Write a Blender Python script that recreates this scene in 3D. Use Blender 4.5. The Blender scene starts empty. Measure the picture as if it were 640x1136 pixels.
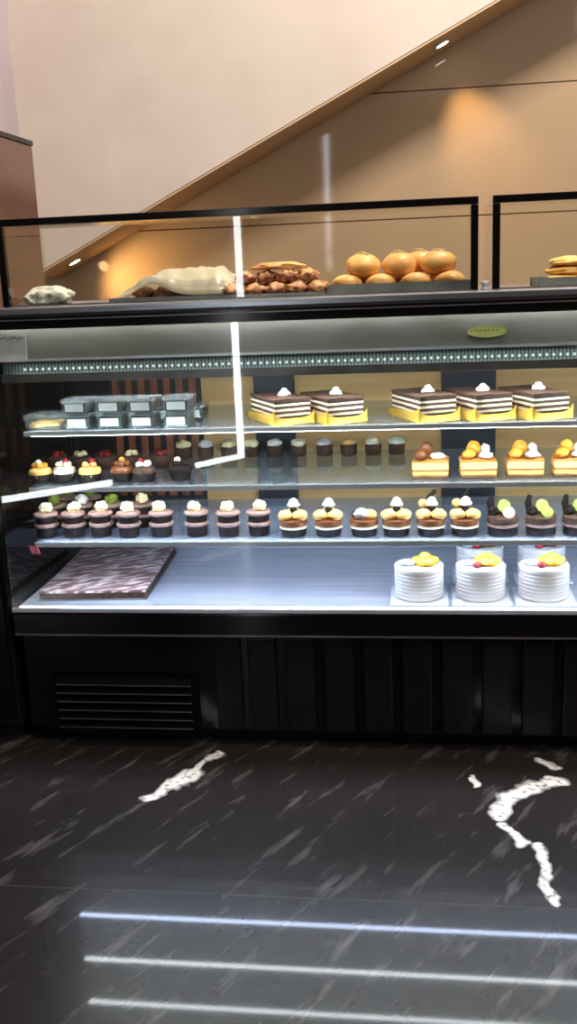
import bpy, bmesh, math, random
from mathutils import Vector, Matrix, noise, Euler

random.seed(7)
SC = bpy.context.scene
COL = SC.collection
PI = math.pi

# ------------------------------------------------------------------ camera
F = 1100.0
YAW, PITCH, ROLL = 0.13346, 0.23687, -0.04049
CAM = Vector((0.0, -2.65424, 1.38))
fw = Vector((-math.sin(YAW) * math.cos(PITCH), math.cos(YAW) * math.cos(PITCH), -math.sin(PITCH)))
rt0 = Vector((math.cos(YAW), math.sin(YAW), 0))
up0 = rt0.cross(fw)
rt = rt0 * math.cos(ROLL) + up0 * math.sin(ROLL)
up = -rt0 * math.sin(ROLL) + up0 * math.cos(ROLL)
cd = bpy.data.cameras.new('camera')
cam = bpy.data.objects.new('camera', cd)
COL.objects.link(cam)
cam.matrix_world = Matrix(((rt.x, up.x, -fw.x, CAM.x), (rt.y, up.y, -fw.y, CAM.y), (rt.z, up.z, -fw.z, CAM.z), (0, 0, 0, 1)))
cd.sensor_fit = 'VERTICAL'
cd.sensor_height = 36
cd.lens = 36 * F / 1136
cd.clip_start = 0.02
SC.camera = cam


def ray(x, y):
    return rt * ((x - 320) / F) - up * ((y - 568) / F) + fw


def atY(x, y, Y):
    d = ray(x, y)
    return CAM + d * ((Y - CAM.y) / d.y)


def atZ(x, y, Z):
    d = ray(x, y)
    return CAM + d * ((Z - CAM.z) / d.z)


# ------------------------------------------------------------------ materials
def srgb(r, g, b):
    def f(c):
        c /= 255.0
        return c / 12.92 if c <= 0.04045 else ((c + 0.055) / 1.055) ** 2.4
    return (f(r), f(g), f(b), 1)


def new_mat(name):
    m = bpy.data.materials.new(name)
    m.use_nodes = True
    nt = m.node_tree
    nt.nodes.clear()
    out = nt.nodes.new('ShaderNodeOutputMaterial')
    return m, nt, out


def N(nt, t, **kw):
    n = nt.nodes.new(t)
    for k, v in kw.items():
        setattr(n, k, v)
    return n


def pbr(name, c1, c2=None, scale=20.0, rough=0.5, metal=0.0, bump=0.0, stretch=(1, 1, 1), spec=0.5, detail=4.0,
        lo=0.35, hi=0.65, sss=0.0):
    """principled material whose colour wanders between two tones through a noise texture"""
    m, nt, out = new_mat(name)
    b = N(nt, 'ShaderNodeBsdfPrincipled')
    nt.links.new(b.outputs[0], out.inputs[0])
    b.inputs['Roughness'].default_value = rough
    b.inputs['Metallic'].default_value = metal
    b.inputs['Specular IOR Level'].default_value = spec
    if sss:
        b.inputs['Subsurface Weight'].default_value = sss
        b.inputs['Subsurface Radius'].default_value = (.01, .006, .004)
    c2 = c2 or tuple(min(1, v * 0.85) for v in c1[:3]) + (1,)
    tc = N(nt, 'ShaderNodeTexCoord')
    mp = N(nt, 'ShaderNodeMapping')
    mp.inputs['Scale'].default_value = stretch
    nt.links.new(tc.outputs['Object'], mp.inputs[0])
    nz = N(nt, 'ShaderNodeTexNoise')
    nz.inputs['Scale'].default_value = scale
    nz.inputs['Detail'].default_value = detail
    nt.links.new(mp.outputs[0], nz.inputs['Vector'])
    cr = N(nt, 'ShaderNodeValToRGB')
    cr.color_ramp.elements[0].position = lo
    cr.color_ramp.elements[0].color = c1
    cr.color_ramp.elements[1].position = hi
    cr.color_ramp.elements[1].color = c2
    nt.links.new(nz.outputs['Fac'], cr.inputs[0])
    nt.links.new(cr.outputs[0], b.inputs['Base Color'])
    if bump:
        bp = N(nt, 'ShaderNodeBump')
        bp.inputs['Strength'].default_value = bump
        bp.inputs['Distance'].default_value = 0.004
        nt.links.new(nz.outputs['Fac'], bp.inputs['Height'])
        nt.links.new(bp.outputs[0], b.inputs['Normal'])
    return m


def glass(name, tint=(1, 1, 1, 1), base=0.035, edge=0.5, rough=0.0, haze=0.0, haze_col=(0.8, 0.8, 0.8, 1), gl=(1, 1, 1, 1)):
    m, nt, out = new_mat(name)
    tr = N(nt, 'ShaderNodeBsdfTransparent')
    tr.inputs[0].default_value = tint
    g = N(nt, 'ShaderNodeBsdfGlossy')
    g.inputs['Color'].default_value = gl
    g.inputs['Roughness'].default_value = rough
    lw = N(nt, 'ShaderNodeLayerWeight')
    pw = N(nt, 'ShaderNodeMath', operation='POWER')
    pw.inputs[1].default_value = 4
    nt.links.new(lw.outputs['Facing'], pw.inputs[0])
    ma = N(nt, 'ShaderNodeMath', operation='MULTIPLY_ADD')
    ma.inputs[1].default_value = edge
    ma.inputs[2].default_value = base
    nt.links.new(pw.outputs[0], ma.inputs[0])
    mx = N(nt, 'ShaderNodeMixShader')
    nt.links.new(ma.outputs[0], mx.inputs[0])
    nt.links.new(g.outputs[0], mx.inputs[2])
    if haze:
        df = N(nt, 'ShaderNodeBsdfDiffuse')
        df.inputs[0].default_value = haze_col
        tl = N(nt, 'ShaderNodeBsdfTranslucent')
        tl.inputs[0].default_value = haze_col
        m3 = N(nt, 'ShaderNodeMixShader')
        m3.inputs[0].default_value = .35
        nt.links.new(df.outputs[0], m3.inputs[1])
        nt.links.new(tl.outputs[0], m3.inputs[2])
        m2 = N(nt, 'ShaderNodeMixShader')
        m2.inputs[0].default_value = haze
        nt.links.new(tr.outputs[0], m2.inputs[1])
        nt.links.new(m3.outputs[0], m2.inputs[2])
        nt.links.new(m2.outputs[0], mx.inputs[1])
    else:
        nt.links.new(tr.outputs[0], mx.inputs[1])
    nt.links.new(mx.outputs[0], out.inputs[0])
    return m


def emit(name, col, strength):
    m, nt, out = new_mat(name)
    e = N(nt, 'ShaderNodeEmission')
    e.inputs[0].default_value = col
    e.inputs[1].default_value = strength
    nt.links.new(e.outputs[0], out.inputs[0])
    return m


def striped(name, stops, height, rough=0.6, wob=0.0015):
    """constant colour bands by object height: stops = [(z fraction, colour)]"""
    m, nt, out = new_mat(name)
    b = N(nt, 'ShaderNodeBsdfPrincipled')
    b.inputs['Roughness'].default_value = rough
    nt.links.new(b.outputs[0], out.inputs[0])
    tc = N(nt, 'ShaderNodeTexCoord')
    sp = N(nt, 'ShaderNodeSeparateXYZ')
    nt.links.new(tc.outputs['Object'], sp.inputs[0])
    nz = N(nt, 'ShaderNodeTexNoise')
    nz.inputs['Scale'].default_value = 60
    nt.links.new(tc.outputs['Object'], nz.inputs['Vector'])
    w = N(nt, 'ShaderNodeMath', operation='MULTIPLY_ADD')
    w.inputs[1].default_value = wob
    nt.links.new(nz.outputs['Fac'], w.inputs[0])
    nt.links.new(sp.outputs['Z'], w.inputs[2])
    d = N(nt, 'ShaderNodeMath', operation='DIVIDE')
    d.inputs[1].default_value = height
    nt.links.new(w.outputs[0], d.inputs[0])
    cr = N(nt, 'ShaderNodeValToRGB')
    cr.color_ramp.interpolation = 'CONSTANT'
    el = cr.color_ramp.elements
    el[0].position, el[0].color = stops[0]
    el[1].position, el[1].color = stops[1]
    for p, c in stops[2:]:
        e = el.new(p)
        e.color = c
    nt.links.new(d.outputs[0], cr.inputs[0])
    nt.links.new(cr.outputs[0], b.inputs['Base Color'])
    return m


M = {}
M['plaster'] = pbr('plaster', srgb(216, 203, 190), srgb(208, 194, 180), scale=2.5, rough=.85, bump=.05)
M['soffit'] = pbr('soffit', srgb(214, 182, 144), srgb(206, 174, 136), scale=3, rough=.7)  # browner than the plaster: own tone plus warm light painted in
M['lilac'] = pbr('lilac_wall', srgb(190, 180, 184), srgb(180, 168, 172), scale=2, rough=.7)
M['cab'] = pbr('brown_gloss', srgb(112, 80, 68), srgb(98, 68, 57), scale=3, rough=.22, stretch=(1, .6, 3))
M['black'] = pbr('black_lacquer', srgb(9, 8, 9), srgb(13, 12, 13), scale=8, rough=.14, spec=.35)
M['blackmat'] = pbr('black_matte', srgb(10, 9, 9), srgb(14, 13, 13), scale=12, rough=.5, spec=.25)
M['ribpanel'] = pbr('black_ribbed', srgb(17, 15, 15), srgb(21, 19, 19), scale=12, rough=.32, spec=.25)
M['slat'] = pbr('grille_slat', srgb(8, 8, 8), srgb(11, 10, 10), scale=12, rough=.85, spec=.05)
M['steel'] = pbr('brushed_steel', srgb(200, 204, 214), srgb(170, 176, 190), scale=6, rough=.28, metal=1, stretch=(.5, 14, 14), bump=.03)
M['decksteel'] = pbr('deck_steel', srgb(214, 216, 226), srgb(188, 192, 208), scale=4, rough=.32, metal=.35, stretch=(.6, 9, 9), bump=.06)
M['fascia'] = pbr('fascia_steel', srgb(206, 205, 200), srgb(164, 162, 152), scale=2.5, rough=.2, metal=.55, stretch=(1, 6, 3), bump=.25)
M['trim'] = pbr('edge_trim', srgb(216, 220, 228), srgb(196, 202, 212), scale=9, rough=.3, metal=.6)
M['graytrim'] = pbr('grey_trim', srgb(130, 128, 126), srgb(104, 102, 100), scale=9, rough=.3, metal=.7)
M['post'] = pbr('rear_post', srgb(30, 34, 48), srgb(22, 25, 36), scale=6, rough=.35)
M['tan'] = pbr('tan_panel', srgb(214, 174, 114), srgb(200, 156, 98), scale=3, rough=.4, stretch=(.5, 1, 9))
M['rust'] = pbr('rust_slat', srgb(164, 98, 62), srgb(124, 70, 44), scale=8, rough=.45, stretch=(3, 1, .4))
M['darkdoor'] = pbr('dark_door', srgb(30, 28, 27), srgb(23, 22, 22), scale=5, rough=.35)
M['front'] = pbr('dark_front_wall', srgb(58, 46, 38), srgb(48, 38, 32), scale=2, rough=.6)
M['glass'] = glass('clear_glass', (.95, .97, .96, 1), base=.035)
M['guard'] = glass('guard_glass', (.955, .96, .935, 1), base=.03)
M['endglass'] = glass('end_glass', (.55, .62, .62, 1), base=.03)
M['shelfglass'] = glass('shelf_glass', (.82, .9, .9, 1), base=.06, edge=.6, rough=.05, haze=.12, haze_col=srgb(205, 214, 228))
M['litglass'] = glass('lit_shelf_glass', (.82, .9, .92, 1), base=.06, edge=.6, rough=.08, haze=.38, haze_col=srgb(205, 212, 236))  # lit copy of the shelf glass: stronger haze paints in its brightness
M['plastic'] = glass('clear_plastic', (.93, .95, .95, 1), base=.05, edge=.5, rough=.1, haze=.10, haze_col=srgb(220, 228, 228))
M['film'] = glass('plastic_film', (.97, .96, .93, 1), base=.05, edge=.4, rough=.25, haze=.6, haze_col=srgb(255, 247, 226))
M['bag'] = pbr('white_bag', srgb(236, 234, 222), srgb(216, 214, 200), scale=14, rough=.4, bump=.2)
M['paper'] = pbr('paper', srgb(226, 224, 228), srgb(212, 210, 214), scale=14, rough=.7)
M['label'] = pbr('paper_label', srgb(214, 212, 212), srgb(196, 194, 195), scale=14, rough=.6)
M['ink'] = pbr('ink', srgb(40, 38, 40), rough=.6)
M['sticker'] = pbr('sticker', srgb(206, 204, 128), srgb(186, 188, 112), scale=30, rough=.5)
M['stickedge'] = pbr('sticker_edge', srgb(120, 132, 70), rough=.5)
M['pink'] = pbr('pink_tag', srgb(226, 62, 110), srgb(240, 150, 170), scale=60, rough=.5)
M['choc'] = pbr('chocolate_cake', srgb(30, 19, 17), srgb(19, 12, 11), scale=90, rough=.7, spec=.2, bump=.4)
M['cocoa'] = pbr('cocoa_top', srgb(86, 56, 40), srgb(58, 38, 28), scale=60, rough=.75, bump=.2)
M['pinkcream'] = pbr('cocoa_cream', srgb(160, 126, 118), srgb(130, 98, 92), scale=50, rough=.55, bump=.1)
M['cream'] = pbr('cream', srgb(246, 238, 214), srgb(236, 222, 190), scale=30, rough=.45, bump=.15)
M['white'] = pbr('white_cream', srgb(240, 236, 232), srgb(230, 224, 220), scale=25, rough=.5, bump=.1)
M['chunk'] = pbr('white_chocolate', srgb(250, 240, 196), srgb(244, 226, 168), scale=40, rough=.4, bump=.2)
M['lime'] = pbr('lime', srgb(158, 166, 66), srgb(112, 130, 42), scale=40, rough=.4)
M['puff'] = pbr('choux', srgb(244, 204, 128), srgb(226, 166, 88), scale=35, rough=.5, bump=.2)
M['caramel'] = pbr('caramel', srgb(132, 76, 40), srgb(104, 56, 28), scale=40, rough=.35)
M['swirl'] = pbr('grey_swirl', srgb(222, 218, 222), srgb(170, 164, 168), scale=70, rough=.5, bump=.2)
M['gold'] = pbr('gold_card', srgb(226, 184, 84), srgb(206, 160, 62), scale=12, rough=.35, metal=.25)
M['orange'] = pbr('orange_fruit', srgb(240, 172, 66), srgb(222, 142, 44), scale=40, rough=.3)
M['berry'] = pbr('red_berry', srgb(170, 32, 40), srgb(120, 16, 26), scale=50, rough=.3)
M['yellow'] = pbr('yellow_petal', srgb(246, 206, 70), srgb(232, 176, 44), scale=50, rough=.5)
M['blue'] = pbr('pale_blue', srgb(206, 224, 240), srgb(188, 208, 230), scale=30, rough=.5)
M['board'] = pbr('white_board', srgb(236, 240, 250), srgb(226, 232, 244), scale=20, rough=.35)
M['bun'] = pbr('bun_crust', srgb(244, 192, 120), srgb(226, 160, 86), scale=14, rough=.4, bump=.06)
M['bunscore'] = pbr('bun_score', srgb(134, 84, 50), srgb(236, 204, 160), scale=60, rough=.6)
M['pastry'] = pbr('baked_pastry', srgb(232, 172, 124), srgb(140, 80, 52), scale=42, rough=.5, bump=.5, detail=8)
M['darkpastry'] = pbr('dark_pastry', srgb(176, 112, 72), srgb(70, 42, 30), scale=36, rough=.5, bump=.5, detail=8)
M['loaf'] = pbr('flat_loaf', srgb(204, 134, 76), srgb(236, 186, 124), scale=18, rough=.45, bump=.2)
M['flatbread'] = pbr('flatbread', srgb(246, 204, 124), srgb(224, 164, 84), scale=24, rough=.5, bump=.2)
M['tray'] = pbr('grey_tray', srgb(160, 164, 164), srgb(134, 138, 140), scale=9, rough=.35, metal=.7)
M['tan_pastry'] = striped('striped_slice', [(0, srgb(120, 72, 34)), (.2, srgb(214, 162, 84)), (.42, srgb(132, 78, 36)), (.52, srgb(236, 196, 124)), (.9, srgb(190, 124, 54))], .05)
M['layers'] = striped('cream_layers', [(0, srgb(74, 46, 34)), (.13, srgb(226, 208, 174)), (.24, srgb(70, 42, 32)), (.36, srgb(226, 208, 174)),
                                       (.46, srgb(70, 42, 32)), (.58, srgb(226, 208, 174)), (.68, srgb(70, 42, 32)), (.8, srgb(236, 222, 194)), (.89, srgb(62, 38, 28))], .066)
M['led'] = emit('led_cool', (.62, .72, 1, 1), 62)
M['fascia_fill'] = emit('fascia_fill_glow', (.98, .98, .94, 1), 17)  # glow added only to brighten the steel fascia
M['led_front'] = emit('led_front', (.66, .75, 1, 1), 7)
M['led_low'] = emit('led_cool_dim', (.90, .95, 1, 1), 48)
M['led_line'] = emit('led_white', (.93, .96, 1, 1), 15)
M['lamp'] = emit('downlight_warm', (1, .86, .62, 1), 14)


def bead_mat():
    """ribbed translucent lens over the canopy lamp: rows of small lit beads in a dull teal lens"""
    m, nt, out = new_mat('ribbed_lens')
    tc = N(nt, 'ShaderNodeTexCoord')
    wv = N(nt, 'ShaderNodeTexWave', bands_direction='X')
    wv.inputs['Scale'].default_value = 32
    nt.links.new(tc.outputs['Object'], wv.inputs['Vector'])
    cr = N(nt, 'ShaderNodeValToRGB')
    cr.color_ramp.elements[0].color = srgb(104, 128, 130)
    cr.color_ramp.elements[1].color = srgb(196, 218, 218)
    nt.links.new(wv.outputs['Fac'], cr.inputs[0])
    b = N(nt, 'ShaderNodeBsdfPrincipled')
    b.inputs['Roughness'].default_value = .25
    nt.links.new(cr.outputs[0], b.inputs['Base Color'])
    nt.links.new(b.outputs[0], out.inputs[0])
    return m


M['lens'] = bead_mat()


def slab_mat():
    m, nt, out = new_mat('drizzled_chocolate')
    b = N(nt, 'ShaderNodeBsdfPrincipled')
    b.inputs['Roughness'].default_value = .4
    nt.links.new(b.outputs[0], out.inputs[0])
    tc = N(nt, 'ShaderNodeTexCoord')
    mp = N(nt, 'ShaderNodeMapping')
    m0 = N(nt, 'ShaderNodeMapping')
    m0.inputs['Rotation'].default_value = (0, 0, -.5)
    nt.links.new(tc.outputs['Object'], m0.inputs[0])
    mp.inputs['Scale'].default_value = (16, 70, 30)
    nt.links.new(m0.outputs[0], mp.inputs[0])
    nz = N(nt, 'ShaderNodeTexNoise')
    nz.inputs['Scale'].default_value = 1
    nz.inputs['Detail'].default_value = 3
    nt.links.new(mp.outputs[0], nz.inputs['Vector'])
    cr = N(nt, 'ShaderNodeValToRGB')
    e = cr.color_ramp.elements
    e[0].position, e[0].color = .40, srgb(104, 68, 62)
    e[1].position, e[1].color = .60, srgb(248, 234, 228)
    x = e.new(.51)
    x.color = srgb(160, 118, 110)
    nt.links.new(nz.outputs['Fac'], cr.inputs[0])
    nt.links.new(cr.outputs[0], b.inputs['Base Color'])
    return m


M['slab'] = slab_mat()


def wall_mat():
    """polished taupe wall cladding with thin panel joints"""
    m, nt, out = new_mat('taupe_cladding')
    b = N(nt, 'ShaderNodeBsdfPrincipled')
    b.inputs['Roughness'].default_value = .05
    b.inputs['Specular IOR Level'].default_value = .4
    nt.links.new(b.outputs[0], out.inputs[0])
    tc = N(nt, 'ShaderNodeTexCoord')
    nz = N(nt, 'ShaderNodeTexNoise')
    nz.inputs['Scale'].default_value = 1.6
    nz.inputs['Detail'].default_value = 3
    nt.links.new(tc.outputs['Object'], nz.inputs['Vector'])
    cr = N(nt, 'ShaderNodeValToRGB')
    cr.color_ramp.elements[0].position = .3
    cr.color_ramp.elements[0].color = srgb(184, 158, 128)
    cr.color_ramp.elements[1].position = .7
    cr.color_ramp.elements[1].color = srgb(176, 150, 120)
    nt.links.new(nz.outputs['Fac'], cr.inputs[0])
    sp = N(nt, 'ShaderNodeSeparateXYZ')
    nt.links.new(tc.outputs['Object'], sp.inputs[0])

    def joint(sock, pos):
        s = N(nt, 'ShaderNodeMath', operation='SUBTRACT')
        s.inputs[1].default_value = pos
        nt.links.new(sock, s.inputs[0])
        a = N(nt, 'ShaderNodeMath', operation='ABSOLUTE')
        nt.links.new(s.outputs[0], a.inputs[0])
        l = N(nt, 'ShaderNodeMath', operation='LESS_THAN')
        l.inputs[1].default_value = .004
        nt.links.new(a.outputs[0], l.inputs[0])
        return l.outputs[0]
    mx = N(nt, 'ShaderNodeMath', operation='MAXIMUM')
    nt.links.new(joint(sp.outputs['Z'], 2.357), mx.inputs[0])
    nt.links.new(joint(sp.outputs['Z'], 1.66), mx.inputs[1])
    mc = N(nt, 'ShaderNodeMixRGB')
    mc.inputs[2].default_value = srgb(84, 64, 46)
    nt.links.new(mx.outputs[0], mc.inputs[0])
    nt.links.new(cr.outputs[0], mc.inputs[1])
    nt.links.new(mc.outputs[0], b.inputs['Base Color'])
    return m


M['wall'] = wall_mat()


def floor_mat():
    """polished black marble: fine pale streaks, a few bold white veins, tile joints"""
    m, nt, out = new_mat('black_marble')
    L = nt.links.new
    b = N(nt, 'ShaderNodeBsdfPrincipled')
    b.inputs['Roughness'].default_value = .27
    b.inputs['Specular IOR Level'].default_value = .2
    b.inputs['Coat Weight'].default_value = .33
    b.inputs['Coat Roughness'].default_value = .045
    L(b.outputs[0], out.inputs[0])
    tc = N(nt, 'ShaderNodeTexCoord')
    # warped coordinate
    nz = N(nt, 'ShaderNodeTexNoise')
    nz.inputs['Scale'].default_value = 14
    nz.inputs['Detail'].default_value = 6
    L(tc.outputs['Object'], nz.inputs['Vector'])
    sb = N(nt, 'ShaderNodeVectorMath', operation='SUBTRACT')
    sb.inputs[1].default_value = (.5, .5, .5)
    L(nz.outputs['Color'], sb.inputs[0])
    sc = N(nt, 'ShaderNodeVectorMath', operation='MULTIPLY')
    sc.inputs[1].default_value = (.07, .09, 0)
    L(sb.outputs[0], sc.inputs[0])
    ad = N(nt, 'ShaderNodeVectorMath', operation='ADD')
    L(tc.outputs['Object'], ad.inputs[0])
    L(sc.outputs[0], ad.inputs[1])
    P = ad.outputs[0]

    def seg(a, c, w0):
        a = Vector((a[0], a[1], 0))
        c = Vector((c[0], c[1], 0))
        ba = c - a
        s = N(nt, 'ShaderNodeVectorMath', operation='SUBTRACT')
        s.inputs[1].default_value = a
        L(P, s.inputs[0])
        dt = N(nt, 'ShaderNodeVectorMath', operation='DOT_PRODUCT')
        dt.inputs[1].default_value = ba / ba.length_squared
        L(s.outputs[0], dt.inputs[0])
        cl = N(nt, 'ShaderNodeClamp')
        L(dt.outputs['Value'], cl.inputs[0])
        k = N(nt, 'ShaderNodeVectorMath', operation='SCALE')
        k.inputs[0].default_value = ba
        L(cl.outputs[0], k.inputs['Scale'])
        d = N(nt, 'ShaderNodeVectorMath', operation='DISTANCE')
        L(s.outputs[0], d.inputs[0])
        L(k.outputs[0], d.inputs[1])
        mr = N(nt, 'ShaderNodeMapRange')
        mr.inputs['From Min'].default_value = w0
        mr.inputs['From Max'].default_value = w0 * .45
        L(d.outputs['Value'], mr.inputs['Value'])
        return mr.outputs[0]

    def fl(x, y):
        p = atZ(x, y, 0)
        return (p.x, p.y)
    lines = [((165, 886), (190, 872), .026), ((190, 872), (215, 856), .034), ((215, 856), (243, 834), .018),
             ((552, 905), (562, 886), .026), ((562, 886), (590, 872), .036), ((590, 872), (626, 868), .024),
             ((556, 915), (584, 936), .018), ((598, 938), (612, 1000), .015), ((600, 846), (616, 852), .024),
             ((524, 862), (532, 872), .012)]
    acc = None
    for a, c, w0 in lines:
        o = seg(fl(*a), fl(*c), w0)
        if acc is None:
            acc = o
        else:
            mx = N(nt, 'ShaderNodeMath', operation='MAXIMUM')
            L(acc, mx.inputs[0])
            L(o, mx.inputs[1])
            acc = mx.outputs[0]
    # broken edges of the bold veins
    n2 = N(nt, 'ShaderNodeTexNoise')
    n2.inputs['Scale'].default_value = 55
    n2.inputs['Detail'].default_value = 5
    L(tc.outputs['Object'], n2.inputs['Vector'])
    r2 = N(nt, 'ShaderNodeMapRange')
    r2.inputs['From Min'].default_value = .27
    r2.inputs['From Max'].default_value = .5
    L(n2.outputs['Fac'], r2.inputs['Value'])
    bold = N(nt, 'ShaderNodeMath', operation='MULTIPLY')
    L(acc, bold.inputs[0])
    L(r2.outputs[0], bold.inputs[1])
    # fine diagonal streaks
    mp = N(nt, 'ShaderNodeMapping')
    m0 = N(nt, 'ShaderNodeMapping')
    m0.inputs['Rotation'].default_value = (0, 0, -1.08)
    L(tc.outputs['Object'], m0.inputs[0])
    mp.inputs['Scale'].default_value = (4, 22, 1)
    L(m0.outputs[0], mp.inputs[0])
    n3 = N(nt, 'ShaderNodeTexNoise')
    n3.inputs['Scale'].default_value = 1
    n3.inputs['Detail'].default_value = 5
    n3.inputs['Roughness'].default_value = .6
    L(mp.outputs[0], n3.inputs['Vector'])
    r3 = N(nt, 'ShaderNodeMapRange')
    r3.inputs['From Min'].default_value = .56
    r3.inputs['From Max'].default_value = .8
    r3.inputs['To Max'].default_value = .13
    L(n3.outputs['Fac'], r3.inputs['Value'])
    al = N(nt, 'ShaderNodeMath', operation='MAXIMUM')
    L(bold.outputs[0], al.inputs[0])
    L(r3.outputs[0], al.inputs[1])
    base = N(nt, 'ShaderNodeMixRGB')
    base.inputs[1].default_value = srgb(26, 24, 25)
    base.inputs[2].default_value = srgb(42, 38, 38)
    n4 = N(nt, 'ShaderNodeTexNoise')
    n4.inputs['Scale'].default_value = 3
    L(tc.outputs['Object'], n4.inputs['Vector'])
    L(n4.outputs['Fac'], base.inputs[0])
    mc = N(nt, 'ShaderNodeMixRGB')
    mc.inputs[2].default_value = srgb(226, 222, 222)
    L(al.outputs[0], mc.inputs[0])
    L(base.outputs[0], mc.inputs[1])
    # joints
    sp = N(nt, 'ShaderNodeSeparateXYZ')
    L(tc.outputs['Object'], sp.inputs[0])
    s = N(nt, 'ShaderNodeMath', operation='ADD')
    s.inputs[1].default_value = .69
    L(sp.outputs['Y'], s.inputs[0])
    a = N(nt, 'ShaderNodeMath', operation='ABSOLUTE')
    L(s.outputs[0], a.inputs[0])
    lt = N(nt, 'ShaderNodeMath', operation='LESS_THAN')
    lt.inputs[1].default_value = .0025
    L(a.outputs[0], lt.inputs[0])
    m5 = N(nt, 'ShaderNodeMixRGB')
    m5.inputs[2].default_value = srgb(52, 49, 49)
    L(lt.outputs[0], m5.inputs[0])
    L(mc.outputs[0], m5.inputs[1])
    L(m5.outputs[0], b.inputs['Base Color'])
    return m


M['floor'] = floor_mat()


# ------------------------------------------------------------------ shape helpers
def box(bm, x0, x1, y0, y1, z0, z1):
    r = bmesh.ops.create_cube(bm, size=1)
    for v in r['verts']:
        v.co = Vector(((x0 + x1) / 2 + v.co.x * (x1 - x0), (y0 + y1) / 2 + v.co.y * (y1 - y0), (z0 + z1) / 2 + v.co.z * (z1 - z0)))
    return r['verts']


def lathe(bm, prof, seg=28, c=(0, 0, 0), wave=0.0, nw=0, ph=0.0):
    rings = []
    for r, z in prof:
        ring = []
        for i in range(seg):
            a = 2 * PI * i / seg
            rr = r * (1 + wave * math.sin(nw * a + ph)) if r > 1e-5 else 0
            ring.append(bm.verts.new((c[0] + rr * math.cos(a), c[1] + rr * math.sin(a), c[2] + z)))
        rings.append(ring)
    for a, b in zip(rings, rings[1:]):
        for i in range(seg):
            j = (i + 1) % seg
            bm.faces.new((a[i], a[j], b[j], b[i]))
    bm.faces.new(list(reversed(rings[0])))
    bm.faces.new(rings[-1])


def blob(bm, c, r, seed=0, amp=.15, freq=1.6, sub=3, flat=None):
    if not hasattr(r, '__len__'):
        r = (r, r, r)
    res = bmesh.ops.create_icosphere(bm, subdivisions=sub, radius=1)
    off = Vector((seed * 3.17, seed * 1.7, seed * 5.3))
    for v in res['verts']:
        n = v.co.normalized()
        k = 1 + amp * noise.noise(n * freq + off)
        p = Vector((n.x * r[0] * k, n.y * r[1] * k, n.z * r[2] * k))
        if flat is not None and p.z < flat:
            p.z = flat
        v.co = p + Vector(c)
    return res['verts']


def tube(bm, pts, r, seg=8):
    pts = [Vector(p) for p in pts]
    rings = []
    for i, p in enumerate(pts):
        d = (pts[min(i + 1, len(pts) - 1)] - pts[max(i - 1, 0)]).normalized()
        a = d.orthogonal().normalized()
        if rings and False:
            pass
        b = d.cross(a)
        rr = r[i] if hasattr(r, '__len__') else r
        rings.append([bm.verts.new(p + (a * math.cos(2 * PI * k / seg) + b * math.sin(2 * PI * k / seg)) * rr) for k in range(seg)])
    for a, b in zip(rings, rings[1:]):
        # align the rings by nearest vertex
        o = min(range(seg), key=lambda s: (a[0].co - b[s].co).length)
        for k in range(seg):
            bm.faces.new((a[k], a[(k + 1) % seg], b[(k + 1 + o) % seg], b[(k + o) % seg]))
    bm.faces.new(rings[0])
    bm.faces.new(rings[-1])


def prism(bm, poly, axis, a0, a1):
    """extrude a 2-D polygon: axis 'Y' takes (x, z) points, axis 'Z' takes (x, y)"""
    def P(p, t):
        return (p[0], t, p[1]) if axis == 'Y' else ((p[0], p[1], t) if axis == 'Z' else (t, p[0], p[1]))
    A = [bm.verts.new(P(p, a0)) for p in poly]
    B = [bm.verts.new(P(p, a1)) for p in poly]
    n = len(poly)
    bm.faces.new(A)
    bm.faces.new(list(reversed(B)))
    for i in range(n):
        bm.faces.new((A[i], B[i], B[(i + 1) % n], A[(i + 1) % n]))


def obj(name, bm, mat, parent=None, bevel=0.0, smooth=False, loc=None, rot=None, sub=0):
    bmesh.ops.recalc_face_normals(bm, faces=bm.faces[:])
    me = bpy.data.meshes.new(name)
    bm.to_mesh(me)
    bm.free()
    me.materials.append(mat)
    if smooth:
        for p in me.polygons:
            p.use_smooth = True
    o = bpy.data.objects.new(name, me)
    COL.objects.link(o)
    if parent:
        o.parent = parent
    if loc:
        o.location = loc
    if rot:
        o.rotation_euler = rot
    if bevel:
        md = o.modifiers.new('bevel', 'BEVEL')
        md.width = bevel
        md.segments = 2
        md.limit_method = 'ANGLE'
    if sub:
        md = o.modifiers.new('subsurf', 'SUBSURF')
        md.levels = sub
        md.render_levels = sub
    return o


def BM():
    return bmesh.new()


def tag(o, label=None, cat=None, group=None, kind=None):
    if label:
        o['label'] = label
    if cat:
        o['category'] = cat
    if group:
        o['group'] = group
    if kind:
        o['kind'] = kind
    return o


def thing(name, label, cat, loc=(0, 0, 0), rz=0.0, group=None):
    o = bpy.data.objects.new(name, None)
    COL.objects.link(o)
    o.empty_display_size = .03
    o.location = loc
    o.rotation_euler = (0, 0, rz)
    return tag(o, label, cat, group)


def copy_tree(o, parent=None):
    c = o.copy()
    COL.objects.link(c)
    if parent:
        c.parent = parent
    for ch in list(o.children):
        copy_tree(ch, c)
    return c


def bx(name, mat, parent, *b, bevel=0.0):
    bm = BM()
    box(bm, *b)
    return obj(name, bm, mat, parent, bevel=bevel)


ORD = ['first', 'second', 'third', 'fourth', 'fifth', 'sixth', 'seventh', 'eighth', 'ninth', 'tenth', 'eleventh', 'twelfth']

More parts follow.
